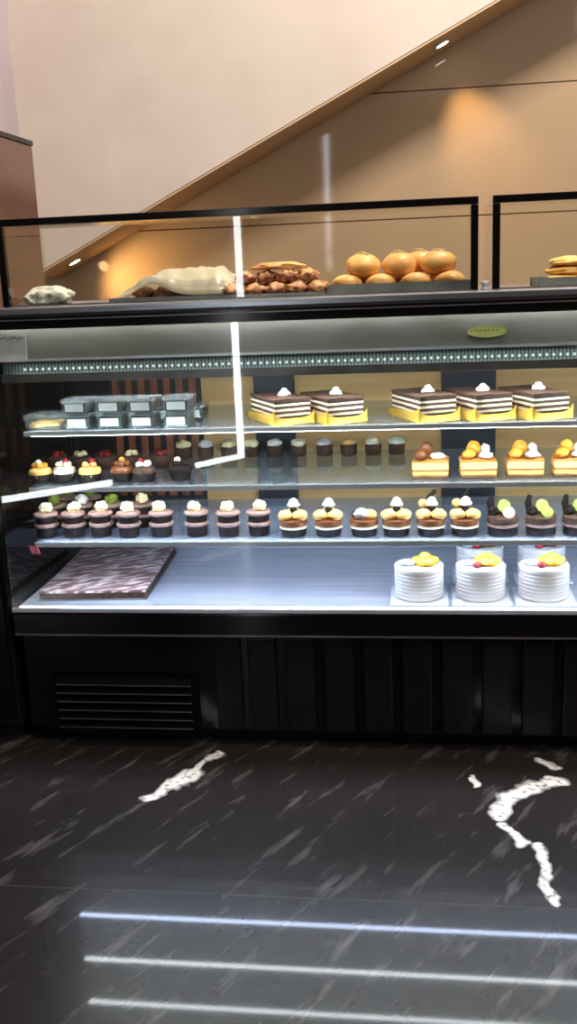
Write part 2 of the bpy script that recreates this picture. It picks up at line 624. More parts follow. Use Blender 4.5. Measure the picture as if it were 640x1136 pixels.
# ------------------------------------------------------------------ the setting
tag(bx('floor', M['floor'], None, -5, 5, -4.2, 3.6, -.1, 0), 'polished black marble floor with white veins', kind='structure')
tag(bx('wall_back', M['wall'], None, -5, 5, 3.45, 3.6, 0, 5.2), 'taupe panelled back wall under the staircase', kind='structure')
cX = -2.19
tag(bx('wall_left', M['lilac'], None, cX - .15, cX, 2.0, 3.0, 0, 5.2), 'pale lilac grey side wall', kind='structure')

# staircase flank: plaster face in front, slanting soffit underneath
YS, YW = 3.0, 3.445
pa, pb = atY(320, 137, YS), atY(550, 0, YS)
dx, dz = pb.x - pa.x, pb.z - pa.z


def stair_line(x):
    return pa.z + (x - pa.x) * dz / dx


st = BM()
xl, xr = -2.19, 3.6
prism(st, [(xl, stair_line(xl)), (xr, stair_line(xr)), (xr, 5.2), (xl, 5.2)], 'Y', YS, YW)
stair = tag(obj('wall_staircase', st, M['plaster']), 'beige plaster flank of the staircase above', kind='structure')
sf = BM()
prism(sf, [(xl, stair_line(xl) - .014), (xr, stair_line(xr) - .014), (xr, stair_line(xr) - .001), (xl, stair_line(xl) - .001)], 'Y', YS + .004, YW)
obj('soffit', sf, M['soffit'], stair)

# dark wall behind the viewer, with a slanting return
fwm = BM()
prism(fwm, [(-1.02, -3.40), (3.2, -3.40), (3.2, -3.6), (-1.3, -3.6), (-3.2, -1.6), (-3.0, -1.42)], 'Z', 0, 3.3)
tag(obj('wall_front', fwm, M['front']), 'dark brown wall behind the viewer', kind='structure')

# recessed lamps in the soffit
ang = math.atan2(dz, dx)
for k, (px, py) in enumerate(((490, 46), (82, 285))):
    p = atY(px, py, 3.2)
    z = stair_line(p.x) - .016
    t = thing('recessed_downlight', ['small round downlight high in the slanting stair soffit', 'small round downlight at the low end of the stair soffit, seen through glass'][k],
              'light', (p.x, 3.2, z), 0, 'downlights in the stair soffit')
    b = BM()
    lathe(b, [(.05, 0), (.05, -.006), (.036, -.008), (.036, 0)], 28)
    obj('ring', b, M['trim'], t, rot=(0, -ang, 0), smooth=False)
    b = BM()
    lathe(b, [(.034, -.002), (.034, -.006)], 28)
    obj('lens', b, M['lamp'], t, rot=(0, -ang, 0))
    ld = bpy.data.lights.new('downlight_beam', 'SPOT')
    ld.energy = 17 if k == 0 else 30
    ld.color = (1, .62, .26)
    ld.spot_size = 1.0 if k == 0 else 2.2
    ld.spot_blend = 1
    ld.shadow_soft_size = .03
    lo = bpy.data.objects.new('downlight_beam', ld)
    COL.objects.link(lo)
    lo.parent = t
    lo.location = (.02, 0.0, -.03)
    aim = Vector((.2, .25, -.46)) if k == 0 else Vector((.7, .2, -.3))
    lo.rotation_euler = aim.to_track_quat('-Z', 'Y').to_euler()

# tall brown cabinet at the left
t = thing('tall_cabinet', 'tall glossy brown cabinet at far left behind the counter', 'cabinet', (-1.7, .9, 0))
bx('body', M['cab'], t, -.6, 0, 0, .975, .08, 1.975, bevel=.004)
bx('top_panel', M['darkdoor'], t, -.6, .004, 0, .98, 1.976, 1.996)
bx('plinth', M['blackmat'], t, -.58, -.02, .01, .95, 0, .079)

# LED lines on the wall behind the viewer (seen mirrored in the glass)
t = thing('led_light_line', 'vertical white led line turning a corner at its foot', 'light', (-1.08, -3.3, 0))
b = BM()
box(b, -.020, .020, -.012, .012, .28, 3.2)
tube(b, [(0, 0, .29), (-.22, .29, .29)], .018)
obj('diffuser', b, M['led_line'], t)
b = BM()
box(b, -.034, .034, -.04, -.014, .25, 3.23)
obj('mount', b, M['graytrim'], t)
t = thing('led_light_line', 'low white led line along the slanting wall', 'light', (-1.68, -2.55, 0))
b = BM()
tube(b, [(0, 0, .29), (-.5, .44, .29)], .018)
obj('diffuser', b, M['led_line'], t)

# ------------------------------------------------------------------ display case
XL, XR = -1.19, 1.25
case = thing('display_case', 'long black refrigerated pastry display case with glass front and lit shelves', 'display case', (0, 0, 0))
DK = .445
S1, S2, S3 = .965, .80, .635
bx('plinth', M['blackmat'], case, XL + .03, XR, .10, .66, 0, .05)
bx('base', M['black'], case, XL, XR, .045, .68, .05, .36, bevel=.004)
bx('bumper', M['black'], case, XL - .005, XR, .0, .69, .362, .436, bevel=.008)
bx('bumper_trim', M['graytrim'], case, XL, XR, -.003, .0, .364, .369)
# ventilation grille with slats
g = bx('ventilation_grille', M['slat'], case, -1.10, -.655, .03, .044, .05, .225, bevel=.002)
for i in range(6):
    z = .064 + i * .0275
    b = BM()
    prism(b, [(.010, z), (.030, z + .012), (.030, z + .016), (.010, z + .004)], 'X', -1.085, -.67)
    obj('slat', b, M['slat'], g)
    bx('slat_edge', M['graytrim'], g, -1.085, -.67, .0085, .0105, z + .0005, z + .003)
# ribbed panels on the right of the base
for i in range(11):
    x0 = -.50 + i * .113
    bx('ribbed_panel', M['ribpanel'], case, x0, x0 + .085, .030, .044, .055, .35, bevel=.006)
bx('pilaster', M['blackmat'], case, -.60, -.52, .034, .044, .055, .35, bevel=.004)
# well: deck, ends, back
bx('deck', M['decksteel'], case, XL + .01, XR, .006, .66, .437, DK)
bx('deck_lip', M['trim'], case, XL, XR, -.006, .004, .437, .45, bevel=.002)
bx('led_strip', M['led_front'], case, XL + .02, XR, .0065, .0145, DK + .0005, DK + .006)
bx('well_back', M['decksteel'], case, XL + .01, XR, .645, .66, DK + .001, .60)
# corner post, end glass, front glass
for x in (XL,):
    bx('corner_post', M['black'], case, x - .012, x + .002, -.004, .022, .451, 1.262, bevel=.003)
    bx('corner_post', M['black'], case, x - .012, x + .002, .63, .66, .451, 1.262, bevel=.003)
bx('end_glass', M['endglass'], case, XL - .006, XL, .023, .629, .451, 1.262)
bx('front_glass', M['glass'], case, XL + .004, XR, -.003, .003, .452, 1.262)
# rear sliding doors: dark at the left, slatted, then tan, parted by dark posts
R = .645
bx('rear_door', M['darkdoor'], case, XL + .004, -1.045, R, R + .015, .602, 1.26)
sl = bx('rear_door', M['darkdoor'], case, -1.044, -.725, R + .004, R + .015, .602, 1.26)
b = BM()
for i in range(7):
    x = -1.035 + i * .0445
    box(b, x, x + .026, R - .004, R + .003, .64, 1.25)
obj('slat_panel', b, M['rust'], sl, bevel=.004)
for x0, x1 in ((-.724, -.541), (-.405, .078), (.256, .72), (.86, XR)):
    d = bx('rear_door', M['tan'], case, x0, x1, R, R + .015, .602, 1.26)
    bx('door_rail', M['tan'], d, x0 + .004, x1 - .004, R - .006, R - .001, .925, .94)
    bx('door_rail', M['tan'], d, x0 + .004, x1 - .004, R - .006, R - .001, 1.06, 1.068)
for x0, x1 in ((-.54, -.406), (.079, .255), (.721, .859)):
    bx('rear_post', M['post'], case, x0, x1, R - .025, R + .012, .602, 1.26, bevel=.003)
# shelves
for z, yb in ((S1, .58), (S2, .58), (S3, .60)):
    s = bx('shelf', M['shelfglass'] if z != S3 else M['litglass'], case, XL + .07, XR, .052, yb, z - .008, z)
    bx('edge_trim', M['trim'], s, XL + .07, XR, .044, .051, z - .013, z + .001, bevel=.0015)
    bx('led_strip', M['led'] if z == S3 else M['led_low'], s, XL + .09, XR, .0525, .066, z - .0145, z - .0085)
    bx('bracket', M['blackmat'], s, XL + .003, XL + .069, .3, .33, z - .022, z - .009)
# canopy: cabinet top, steel fascia inside, ribbed lamp lens under it
cn = bx('canopy', M['black'], case, XL - .005, XR, -.012, .69, 1.268, 1.294, bevel=.004)
bx('canopy_lip', M['black'], cn, XL, XR, -.0125, -.0045, 1.257, 1.274)
bx('led_strip', M['fascia_fill'], cn, XL + .03, XR, .006, .014, 1.2625, 1.2672)  # added strip, hidden by the lip, brightens the fascia
bx('groove_trim', M['graytrim'], cn, XL, XR, -.0165, -.0115, 1.280, 1.283)
bx('counter_sheet', M['steel'], cn, XL, XR, -.006, .685, 1.2945, 1.314, bevel=.003)
b = BM()
prism(b, [(.03, 1.266), (.05, 1.172), (.056, 1.172), (.056, 1.266)], 'X', XL + .006, XR)
obj('fascia', b, M['fascia'], case)
bx('fascia_trim', M['trim'], case, XL + .006, XR, .045, .056, 1.165, 1.1715)
lz = bx('lamp_lens', M['lens'], case, XL + .02, XR, .056, .10, 1.12, 1.164, bevel=.012)
b = BM()
for i in range(132):
    x = -1.1 + i * .0178
    bmesh.ops.create_icosphere(b, subdivisions=1, radius=.0042, matrix=Matrix.Translation((x, .0555, 1.142)))
obj('lamp_bead', b, emit('bead_glow', (.86, .98, 1, 1), 1.0), lz)
lz.children[0]['kind'] = 'stuff'
bx('lens_lip', M['graytrim'], case, XL + .02, XR, .049, .054, 1.106, 1.130, bevel=.001)
bx('led_strip', M['led_low'], case, XL + .05, XR, .066, .09, 1.1125, 1.1185)

# black counter unit standing against the left end of the case
t = thing('side_counter', 'plain black counter unit against the left end of the display case', 'counter', (-1.61, .36, 0))
bx('carcass', M['blackmat'], t, -.395, .395, -.33, .33, .06, 1.24, bevel=.004)
bx('worktop', M['black'], t, -.40, .40, -.345, .335, 1.241, 1.262, bevel=.003)
bx('plinth', M['blackmat'], t, -.38, .38, -.28, .3, 0, .059)
bx('door', M['black'], t, -.385, .385, -.346, -.331, .09, 1.22, bevel=.003)

# ------------------------------------------------------------------ glass guards on the counter
GY = .13


def guard(x0, x1, label, posts):
    zb, zt = 1.3145, 1.556
    t = thing('glass_guard', label, 'glass guard', ((x0 + x1) / 2, GY, zb))
    h = zt - zb
    w = (x1 - x0) / 2
    for nm, b_ in (('front_pane', (-w + .021, w - .021, -.003, .003, .004, h - .021)),):
        bx(nm, M['guard'], t, *b_)
    bx('top_pane', M['guard'], t, -w + .004, w - .004, .012, .34, h - .012, h - .006)
    bx('top_rail', M['black'], t, -w, w, -.011, .011, h - .02, h, bevel=.002)
    for s in posts:
        x = -w if s < 0 else w - .02
        bx('post', M['black'], t, x, x + .02, -.011, .011, .0, h - .0205, bevel=.002)
        xs = -w + .002 if s < 0 else w - .008
        bx('side_pane', M['guard'], t, xs, xs + .006, .013, .34, .002, h - .014)
    bx('foot_rail', M['graytrim'], t, -w + .0205, w - .0205, -.006, .006, 0, .0035)
    return t


guard(-1.172, .166, 'long black framed glass guard over the wrapped pastries and buns', (-1, 1))
guard(.203, 1.2, 'black framed glass guard on the right over the flatbread tray', (-1, 1))
t = thing('glass_clamp', 'small steel clamp between the two glass guards', 'clamp', (.185, .12, 1.3145))
b = BM()
lathe(b, [(.013, 0), (.013, .004), (.009, .006), (.009, .014), (.0115, .015), (.0115, .020), (.006, .023)], 20)
obj('knob', b, M['trim'], t, smooth=False)

# ------------------------------------------------------------------ wares on the counter
CT = 1.3147


def tray(label, x0, x1, y0, y1, h=.022, cat='tray', mat='tray', z=CT):
    t = thing('baking_tray', label, cat, ((x0 + x1) / 2, (y0 + y1) / 2, z), 0, 'trays on the counter top')
    w, d = (x1 - x0) / 2, (y1 - y0) / 2
    bx('base', M[mat], t, -w + .004, w - .004, -d + .004, d - .004, 0, .003)
    b = BM()
    prism(b, [(-d, h), (-d + .004, h), (-d + .008, .003), (-d + .004, .0)], 'X', -w, w)
    prism(b, [(d, h), (d - .004, h), (d - .008, .003), (d - .004, .0)], 'X', -w, w)
    prism(b, [(-w, h), (-w + .004, h), (-w + .008, .003), (-w + .004, 0)], 'Y', -d, d)
    prism(b, [(w, h), (w - .004, h), (w - .008, .003), (w - .004, 0)], 'Y', -d, d)
    obj('rim', b, M[mat], t)
    return t


# crumpled white bag at the left end
p0, p1 = atY(14, 330, .24), atY(72, 330, .24)
b = BM()
blob(b, (0, 0, .021), (.066, .05, .034), 3, .3, 2.2, 4, flat=-.0205)
blob(b, (-.045, -.01, .014), (.03, .035, .022), 5, .5, 3, 4, flat=-.0135)
for v in b.verts:
    v.co += Vector((noise.noise(v.co * 60), noise.noise(v.co * 60 + Vector((5, 1, 2))), 0)) * .006
    v.co.z = max(v.co.z + noise.noise(v.co * 70 + Vector((1, 9, 2))) * .006, .0005)
o = obj('crumpled_bag', b, M['bag'], None, smooth=True, loc=((p0.x + p1.x) / 2 + .03, .26, CT))
tag(o, 'crumpled white plastic bag at the left end of the counter top', 'bag')

# wrapped pastries
TW = .20
x0, x1 = atY(122, 325, TW).x, atY(262, 325, TW).x
tray('shallow grey tray under the film-wrapped pastries', x0, x1, TW - .02, TW + .22, .012)
xw = (x0 + x1) / 2
for i, (ox, oy, rz, oz) in enumerate(((-.098, .06, .1, 0), (-.028, .04, -.1, 0), (.04, .05, .1, 0), (.114, .05, 0, 0), (-.03, .115, .1, 0), (.05, .12, .1, 0))):
    b = BM()
    blob(b, (0, 0, .016), (.033, .027, .023), i + 20, .5, 2.2, 3, flat=-.0155)
    o = obj('filled_pastry', b, M['darkpastry'], None, smooth=True, loc=(xw + ox, TW + .0 + oy, CT + .0035 + oz), rot=(0, 0, rz))
    tag(o, 'dark baked pastry under the white film, ' + ['leftmost at the front', 'second from the left at the front', 'third from the left at the front', 'rightmost at the front',
        'behind on the left', 'behind on the right'][i], 'pastry', 'pastries under the film')
b = BM()
nx, ny = 44, 26
W_, D_ = (x1 - x0) * .98, .22
vs = []
for j in range(ny + 1):
    row = []
    for i in range(nx + 1):
        u, v = i / nx, j / ny
        hx = min(1, u / .45) ** .8 * min(1, (1 - u) / .16) ** .5
        hy = min(1, v / .34) ** .6 * min(1, (1 - v) / .2) ** .6
        x = (u - .5) * W_
        y = v * D_ - .012
        z = .006 + .071 * hx * hy
        z += (noise.noise(Vector((x * 28, y * 28, 1))) * .011 + abs(noise.noise(Vector((x * 60 + y * 30, y * 16, 4)))) * .009) * min(1, hx * hy * 3)
        # the front of the film is lifted over the left-hand pastries
        lift = math.exp(-((u - .34) / .16) ** 2) * max(0, 1 - v / .4)
        z += .034 * lift
        row.append(b.verts.new((x, y, z)))
    vs.append(row)
for j in range(ny):
    for i in range(nx):
        b.faces.new((vs[j][i], vs[j][i + 1], vs[j + 1][i + 1], vs[j + 1][i]))
o = obj('plastic_film', b, M['film'], None, smooth=True, loc=(xw + .002, TW + .0, CT + .008))
md = o.modifiers.new('solid', 'SOLIDIFY')
md.thickness = .0006
tag(o, 'sheet of white plastic film draped over the pastry tray', 'plastic film')

# heap of savoury pastry pieces
TP = .20
x0, x1 = atY(246, 325, TP).x + .012, atY(362, 325, TP).x
tray('shallow grey tray under the heap of savoury pastry pieces', x0 + .002, x1, TP - .03, TP + .2, .01)
xw = (x0 + x1) / 2
heap = [(-.122 + .061 * i, .004 * (i % 2), 0, .12 * (-1) ** i) for i in range(5)]
heap += [(-.092 + .061 * i, .068, 0, .1 * (-1) ** i) for i in range(4)]
heap += [(-.092 + .061 * i, .034 + .004 * (i % 2), .034, .1 * (-1) ** i) for i in range(4)]
NTH = ['leftmost', 'second from left', 'third from left', 'fourth from left', 'rightmost']
NTH4 = ['leftmost', 'second from left', 'third from left', 'rightmost']
for i, (ox, oy, oz, rz) in enumerate(heap):
    b = BM()
    blob(b, (0, 0, .017), (.030, .030, .018), i + 40, .5, 2.6, 3, flat=-.0165)
    for v in b.verts:
        v.co.z = max(v.co.z + .004 * noise.noise(v.co * 120 + Vector((i, 0, 0))), .0002)
    o = obj('pastry_piece', b, M['pastry'], None, smooth=True, loc=(xw + ox, TP + oy, CT + .0035 + oz), rot=(0, 0, rz))
    where = 'front bottom row, ' + NTH[i] if i < 5 else ('rear bottom row, ' + NTH4[i - 5] if i < 9 else 'upper row, ' + NTH4[i - 9])
    tag(o, 'baked savoury pastry piece in the heap, ' + where, 'pastry', 'heap of savoury pastry pieces')
b = BM()
blob(b, (0, 0, .010), (.072, .04, .013), 77, .3, 1.5, 4, flat=-.009)
o = obj('flat_loaf', b, M['loaf'], None, smooth=True, loc=(xw + .0, TP + .05, CT + .074), rot=(0, 0, .1))
tag(o, 'brown flat loaf lying on top of the savoury pastry heap', 'bread')

# buns
TB = .19
x0, x1 = atY(364, 318, TB).x, atY(521, 318, TB).x
tray('deep grey tray holding the golden buns', x0 - .006, .150, TB, TB + .2, .026)


def bun(x, y, z, label, k, r=.05, hh=.031):
    t = thing('bun', label, 'bun', (x, y, z), random.uniform(-.5, .5), 'golden buns in the tray')
    b = BM()
    rr = r * random.uniform(.97, 1.03)
    blob(b, (0, 0, hh * .9), (rr, rr * .95, hh), k, .08, 1.2, 4, flat=-hh * .88)
    obj('crust', b, M['bun'], t, smooth=True)
    if k % 2 == 0:
        b = BM()
        pts = []
        for i in range(9):
            a = (i / 8 - .5) * 1.5
            pts.append((rr * .8 * math.sin(a), -.012, hh * .9 + hh * .97 * math.cos(a)))
        tube(b, pts, [.001, .003, .0045, .005, .0055, .005, .0045, .003, .001])
        obj('score', b, M['bunscore'], t, smooth=True)
    return t


for i, px in enumerate((384, 421, 460, 498)):
    p = atY(px, 312, TB + .055)
    bun(p.x + .002, TB + .06, CT + .0035, 'golden round bun in the bottom layer of the bun tray, %s from left' % ORD[i], 2 * i + 1, .044, .026)
for i, px in enumerate((403, 443, 486)):
    p = atY(px, 294, TB + .07)
    bun(p.x, TB + .082 + .002 * i, CT + .042, 'golden bun with dusty top on the upper layer, %s from left' % ORD[i], 2 * i, .051, .036)
p = atY(466, 290, TB + .14)
bun(p.x, TB + .172, CT + .05, 'golden bun behind the rightmost bun of the upper layer', 50, .045, .034)
for i, px in enumerate((402, 446, 490)):
    p = atY(px, 305, TB + .15)
    bun(p.x, TB + .146, CT + .0035, 'golden bun at the back of the tray, %s from left' % ORD[i], 2 * i + 31, .042, .026)

# flatbreads on the right
TF = .2
x0 = atY(597, 310, TF).x
tray('grey tray holding stacked flatbreads at the right edge', x0, x0 + .34, TF, TF + .2, .024)
fb = [(.088, .07, .004, 0), (.236, .08, .004, .1), (.093, .085, .0285, .1), (.236, .1, .0285, -.1), (.1, .08, .053, .05)]
for i, (ox, oy, oz, rz) in enumerate(fb):
    b = BM()
    blob(b, (0, 0, .0115), (.068 if i < 4 else .064, .046, .0145), 60 + i, .2, 1.8, 4, flat=-.011)
    o = obj('flatbread', b, M['flatbread'], None, smooth=True, loc=(x0 + ox, TF + oy, CT + oz), rot=(0, 0, rz))
    tag(o, 'golden flatbread in the right hand tray, ' + ['bottom left of the stack', 'bottom right of the stack', 'middle left of the stack', 'middle right of the stack', 'topmost of the stack'][i],
        'bread', 'flatbreads in the right tray')

# ------------------------------------------------------------------ cards and stickers
p0, p1 = atY(0, 373, .01), atY(31, 401, .01)
t = thing('price_card', 'white card hanging inside the top left corner of the case glass', 'card', (p0.x - .02, .0085, 0))
bx('card', M['paper'], t, 0, p1.x - p0.x + .02, 0, .0015, p1.z, p0.z)
b = BM()
for i in range(7):
    x = .022 + i * .009
    box(b, x, x + .006, -.0006, -.0001, p0.z - .009 + .003 * math.sin(i * 2.1), p0.z - .006 + .003 * math.sin(i * 2.1))
obj('handwriting', b, M['ink'], t)
p = atY(540, 367, .036)
t = thing('oval_sticker', 'pale yellow oval sticker on the steel fascia of the case', 'sticker', (p.x, .0395, p.z), 0)
t.rotation_euler = (math.atan2(.020, .094), 0, 0)
b = BM()
for rx, rz, y0, y1 in ((.052, .016, -.004, -.003),):
    prism(b, [(rx * math.cos(a * PI / 18), rz * math.sin(a * PI / 18)) for a in range(36)], 'Y', y0, y1)
obj('face', b, M['sticker'], t)
b = BM()
ring = [(.052 * math.cos(a * PI / 18), -.0045, .016 * math.sin(a * PI / 18)) for a in range(37)]
tube(b, ring, .0012, 6)
for i in range(6):
    box(b, -.03 + i * .0105, -.024 + i * .0105, -.0046, -.0041, .001, .005)
obj('border', b, M['stickedge'], t)
p = atY(37, 607, .04)
b = BM()
box(b, -.014, .012, 0, .001, -.022, .004)
for v in b.verts:
    v.co.x += v.co.z * -.35
o = obj('pink_tag', b, M['pink'], None, loc=(p.x, .0415, p.z))
tag(o, 'small pink tag hanging from the left end of the lowest shelf', 'tag')

# ------------------------------------------------------------------ first shelf: boxes and layered cakes
EPS = .0006


def dessert_box(x, y, z, label):
    t = thing('dessert_box', label, 'dessert box', (x, y, z), 0, 'clear dessert boxes stacked on the top shelf')
    w, d, h = .038, .05, .034
    b = BM()
    prism(b, [(-w * .9, 0), (w * .9, 0), (w, h), (-w, h)], 'Y', -d, d)
    obj('tub', b, M['plastic'], t, bevel=.004)
    bx('filling', M['choc'], t, -w * .86, w * .86, -d * .92, d * .92, .002, h * .93, bevel=.003)
    bx('lid', M['plastic'], t, -w - .003, w + .003, -d - .003, d + .003, h + .0004, h + .008, bevel=.003)
    bx('label', M['label'], t, -w * .68, w * .72, -d - .002, -d - .0005, .007, .029)
    return t


bxs = [98, 132, 165, 202]
for i, px in enumerate(bxs):
    for k in range(2):
        p = atZ(px, 470, S1)
        dessert_box(p.x + random.uniform(-.002, .002), .13 + random.uniform(-.004, .004), S1 + EPS + k * .0432,
                    'clear white-labelled chocolate dessert box, %s column from left, %s of its pair' % (ORD[i], ['lower', 'upper'][k]))
    # boxes behind
for i, px in enumerate(bxs):
    p = atZ(px, 470, S1)
    dessert_box(p.x + .01, .27, S1 + EPS, 'clear dessert box in the back row behind the %s column of boxes' % ORD[i])

p = atZ(57, 472, S1)
t = thing('pastry_box', 'clear box of yellow pastry sticks at the left end of top shelf', 'pastry box', (p.x + .005, .13, S1 + EPS))
b = BM()
prism(b, [(-.05, 0), (.05, 0), (.056, .034), (-.056, .034)], 'Y', -.05, .06)
obj('tub', b, M['plastic'], t, bevel=.005)
bx('lid', M['plastic'], t, -.058, .058, -.053, .063, .0345, .042, bevel=.004)
for i in range(6):
    b = BM()
    tube(b, [(-.042, -.035 + i * .014, .009 + .003 * (i % 2)), (-.01, -.037 + i * .014, .012), (.042, -.033 + i * .014, .010 + .004 * ((i + 1) % 2))], .0065, 10)
    obj('pastry_stick', b, M['puff'], t, smooth=True)


def layered_cake(px, py, rz, label):
    p = atZ(px, py, S1)
    w, d, h = .054, .10, .064
    t = thing('layer_cake', label, 'cake', (p.x, .056 + (d + .008) * math.cos(rz) + (w + .008) * abs(math.sin(rz)), S1 + EPS), rz, 'layered cakes on gold card on the top shelf')
    b = BM()
    box(b, -w, w, -d, d, .006, h)
    bmesh.ops.subdivide_edges(b, edges=b.edges[:], cuts=6, use_grid_fill=True)
    for v in b.verts:
        v.co += Vector((noise.noise(v.co * 40), noise.noise(v.co * 40 + Vector((3, 3, 3))), 0)) * .0025
    obj('sponge_layers', b, M['layers'], t)
    b = BM()
    box(b, -w - .001, w + .001, -d - .001, d + .001, h + .0004, h + .007)
    bmesh.ops.subdivide_edges(b, edges=b.edges[:], cuts=5, use_grid_fill=True)
    for v in b.verts:
        if v.co.z > h + .004:
            v.co.z += .003 * noise.noise(v.co * 45)
    obj('cocoa_topping', b, M['cocoa'], t, smooth=False)
    # gold card tray, front wall cut in a curve
    b = BM()
    box(b, -w - .008, w + .008, -d - .008, d + .008, 0, .004)
    n = 18
    for sy in (-1,):
        poly = [(-w - .008, .004), (w + .008, .004)]
        for i in range(n + 1):
            u = 1 - 2 * i / n
            poly.append((u * (w + .008), .018 + .021 * abs(u) ** 5))
        prism(b, poly, 'Y', sy * (d + .008), sy * (d + .0065))
    for sx in (-1, 1):
        poly = [(-d - .008, .004), (d + .008, .004), (d + .008, .02), (d * .7, .022), (0, .024), (-d * .7, .026), (-d - .008, .039)]
        prism(b, poly, 'X', sx * (w + .008), sx * (w + .0065))
    obj('gold_card', b, M['gold'], t)
    b = BM()
    blob(b, (0.006, -.02, h + .012), (.019, .018, .010), int(px), .25, 2, 3, flat=-.0045)
    blob(b, (0.006, -.02, h + .021), (.010, .010, .008), int(px) + 1, .25, 2, 3)
    obj('cream_dollop', b, M['white'], t, smooth=True)
    return t


lc = [(306, .50), (364, .50), (470, .42), (534, .42), (600, .42)]
lab = ['leftmost layered cake on gold card, right of the dessert boxes', 'second layered cake from left, partly behind the leftmost gold card',
       'middle layered cake on gold card, first after the wide gap', 'fourth layered cake from left, in front of the wide dark post', 'rightmost layered cake on gold card, paler top']
for i, (px, rz) in enumerate(lc):
    layered_cake(px, 472, rz, lab[i])

# ------------------------------------------------------------------ second shelf
tops = [('orange', 'cream'), ('cream', 'berry'), ('puff', 'berry'), ('caramel', 'orange'), ('white', 'berry'), ('choc', 'chunk')]
desc = ['golden dessert cup topped with orange fruit', 'pale cream dessert cup with a red berry', 'golden choux dessert cup with a red berry', 'caramel dessert cup with orange fruit, tallest of the left group',
        'white cream dessert cup with dark red berries', 'round dark chocolate dessert with a white top']
for i, px in enumerate((53, 77, 106, 139, 164, 202)):
    p = atZ(px, 531, S2)
    t = thing('dessert_cup', desc[i] + ', second shelf', 'dessert', (p.x, .13 + .012 * (i % 2), S2 + EPS), i * 1.1, 'dessert cups at the left of the second shelf')
    b = BM()
    lathe(b, [(.024, 0), (.028, .003), (.034, .024), (.035, .026), (.0335, .026), (.027, .005), (.0, .005)], 24)
    obj('cup', b, M['choc'], t, smooth=False)
    b = BM()
    lathe(b, [(.026, .006), (.032, .02), (.034, .03), (.031, .04), (.018, .046), (.004, .047)], 24, wave=.04, nw=7)
    obj('filling', b, M[['puff', 'cream', 'puff', 'caramel', 'cocoa', 'choc'][i]], t, smooth=True)
    b = BM()
    for k in range(4):
        a = k * 1.7 + i
        blob(b, (.014 * math.cos(a), .014 * math.sin(a), .05), (.011, .011, .010), i * 7 + k, .25, 2, 2)
    obj('topping', b, M[tops[i][0]], t, smooth=True)
    b = BM()
    blob(b, (0, -.008, .06), .0095, i + 90, .15, 2, 3)
    obj('decoration', b, M[tops[i][1]], t, smooth=True)
# back group of berry cups
for i, px in enumerate((76, 99, 126, 153, 184)):
    p = atZ(px, 515, S2)
    t = thing('berry_cup', 'shaded red-topped dessert cup in the second shelf back row, %s from left' % ORD[i], 'dessert', (p.x, .33, S2 + EPS), i * .7, 'red topped cups behind')
    b = BM()
    lathe(b, [(.024, 0), (.033, .024), (.034, .036), (.026, .042), (.004, .044)], 20)
    obj('cup', b, M['cocoa'], t, smooth=True)
    b = BM()
    for k in range(3):
        blob(b, (.012 * math.cos(k * 2.1), .012 * math.sin(k * 2.1), .047), .0105, k + i, .2, 2, 2)
    obj('berry', b, M['berry'] if i % 2 == 0 else M['chunk'], t, smooth=True)

# back row of small iced cakes
pxs = (204, 228, 254, 279, 305, 331, 360, 387, 414, 440)
for i, px in enumerate(pxs):
    p = atY(px, 500, .5)
    t = thing('small_cake', 'small brown cake with white icing in the rear row of second shelf, %s from left' % ORD[i], 'cake', (p.x, .50, S2 + EPS), i, 'small iced cakes in the rear row')
    b = BM()
    lathe(b, [(.022, 0), (.026, .004), (.027, .03), (.024, .034), (.002, .035)], 20)
    obj('sponge', b, M['cocoa'], t, smooth=True)
    b = BM()
    blob(b, (0, 0, .042), (.025, .023, .014), i + 200, .35, 2.2, 3)
    obj('icing', b, M[['chunk', 'white', 'chunk', 'chunk', 'white', 'cream', 'swirl', 'puff', 'cream', 'white'][i]], t, smooth=True)

# mille-feuille slices at right
for i, px in enumerate((478, 531, 584, 637)):
    p = atZ(px, 531, S2)
    t = thing('fruit_slice', 'golden layered pastry slice with orange fruit on the second shelf, %s from left' % ORD[i], 'pastry', (p.x, .15, S2 + EPS), random.uniform(-.12, .12), 'fruit topped pastry slices')
    w, d, h = .05, .045, .05
    b = BM()
    box(b, -w, w, -d, d, 0, h)
    bmesh.ops.subdivide_edges(b, edges=b.edges[:], cuts=6, use_grid_fill=True)
    for v in b.verts:
        v.co += Vector((noise.noise(v.co * 55 + Vector((i, 0, 0))), noise.noise(v.co * 55 + Vector((3, i, 3))), 0)) * .005
        v.co.z = max(v.co.z + .006 * noise.noise(v.co * 30 + Vector((i, i, 0))) * (v.co.z / h), 0)
    obj('pastry_layers', b, M['tan_pastry'], t, bevel=.004)
    b = BM()
    blob(b, (-.012, .012, h + .024), (.02, .02, .022), i + 300, .15, 2, 3)
    blob(b, (-.026, -.02, h + .013), (.019, .018, .014), i + 310, .15, 2, 3)
    obj('fruit', b, M['orange'] if i != 0 else M['caramel'], t, smooth=True)
    b = BM()
    blob(b, (.02, -.015, h + .008), (.022, .02, .010), i + 320, .3, 2.4, 3)
    if i > 0:
        blob(b, (.022, .02, h + .018), (.014, .014, .018), i + 330, .3, 2.4, 3)
    obj('cream', b, M['white'], t, smooth=True)

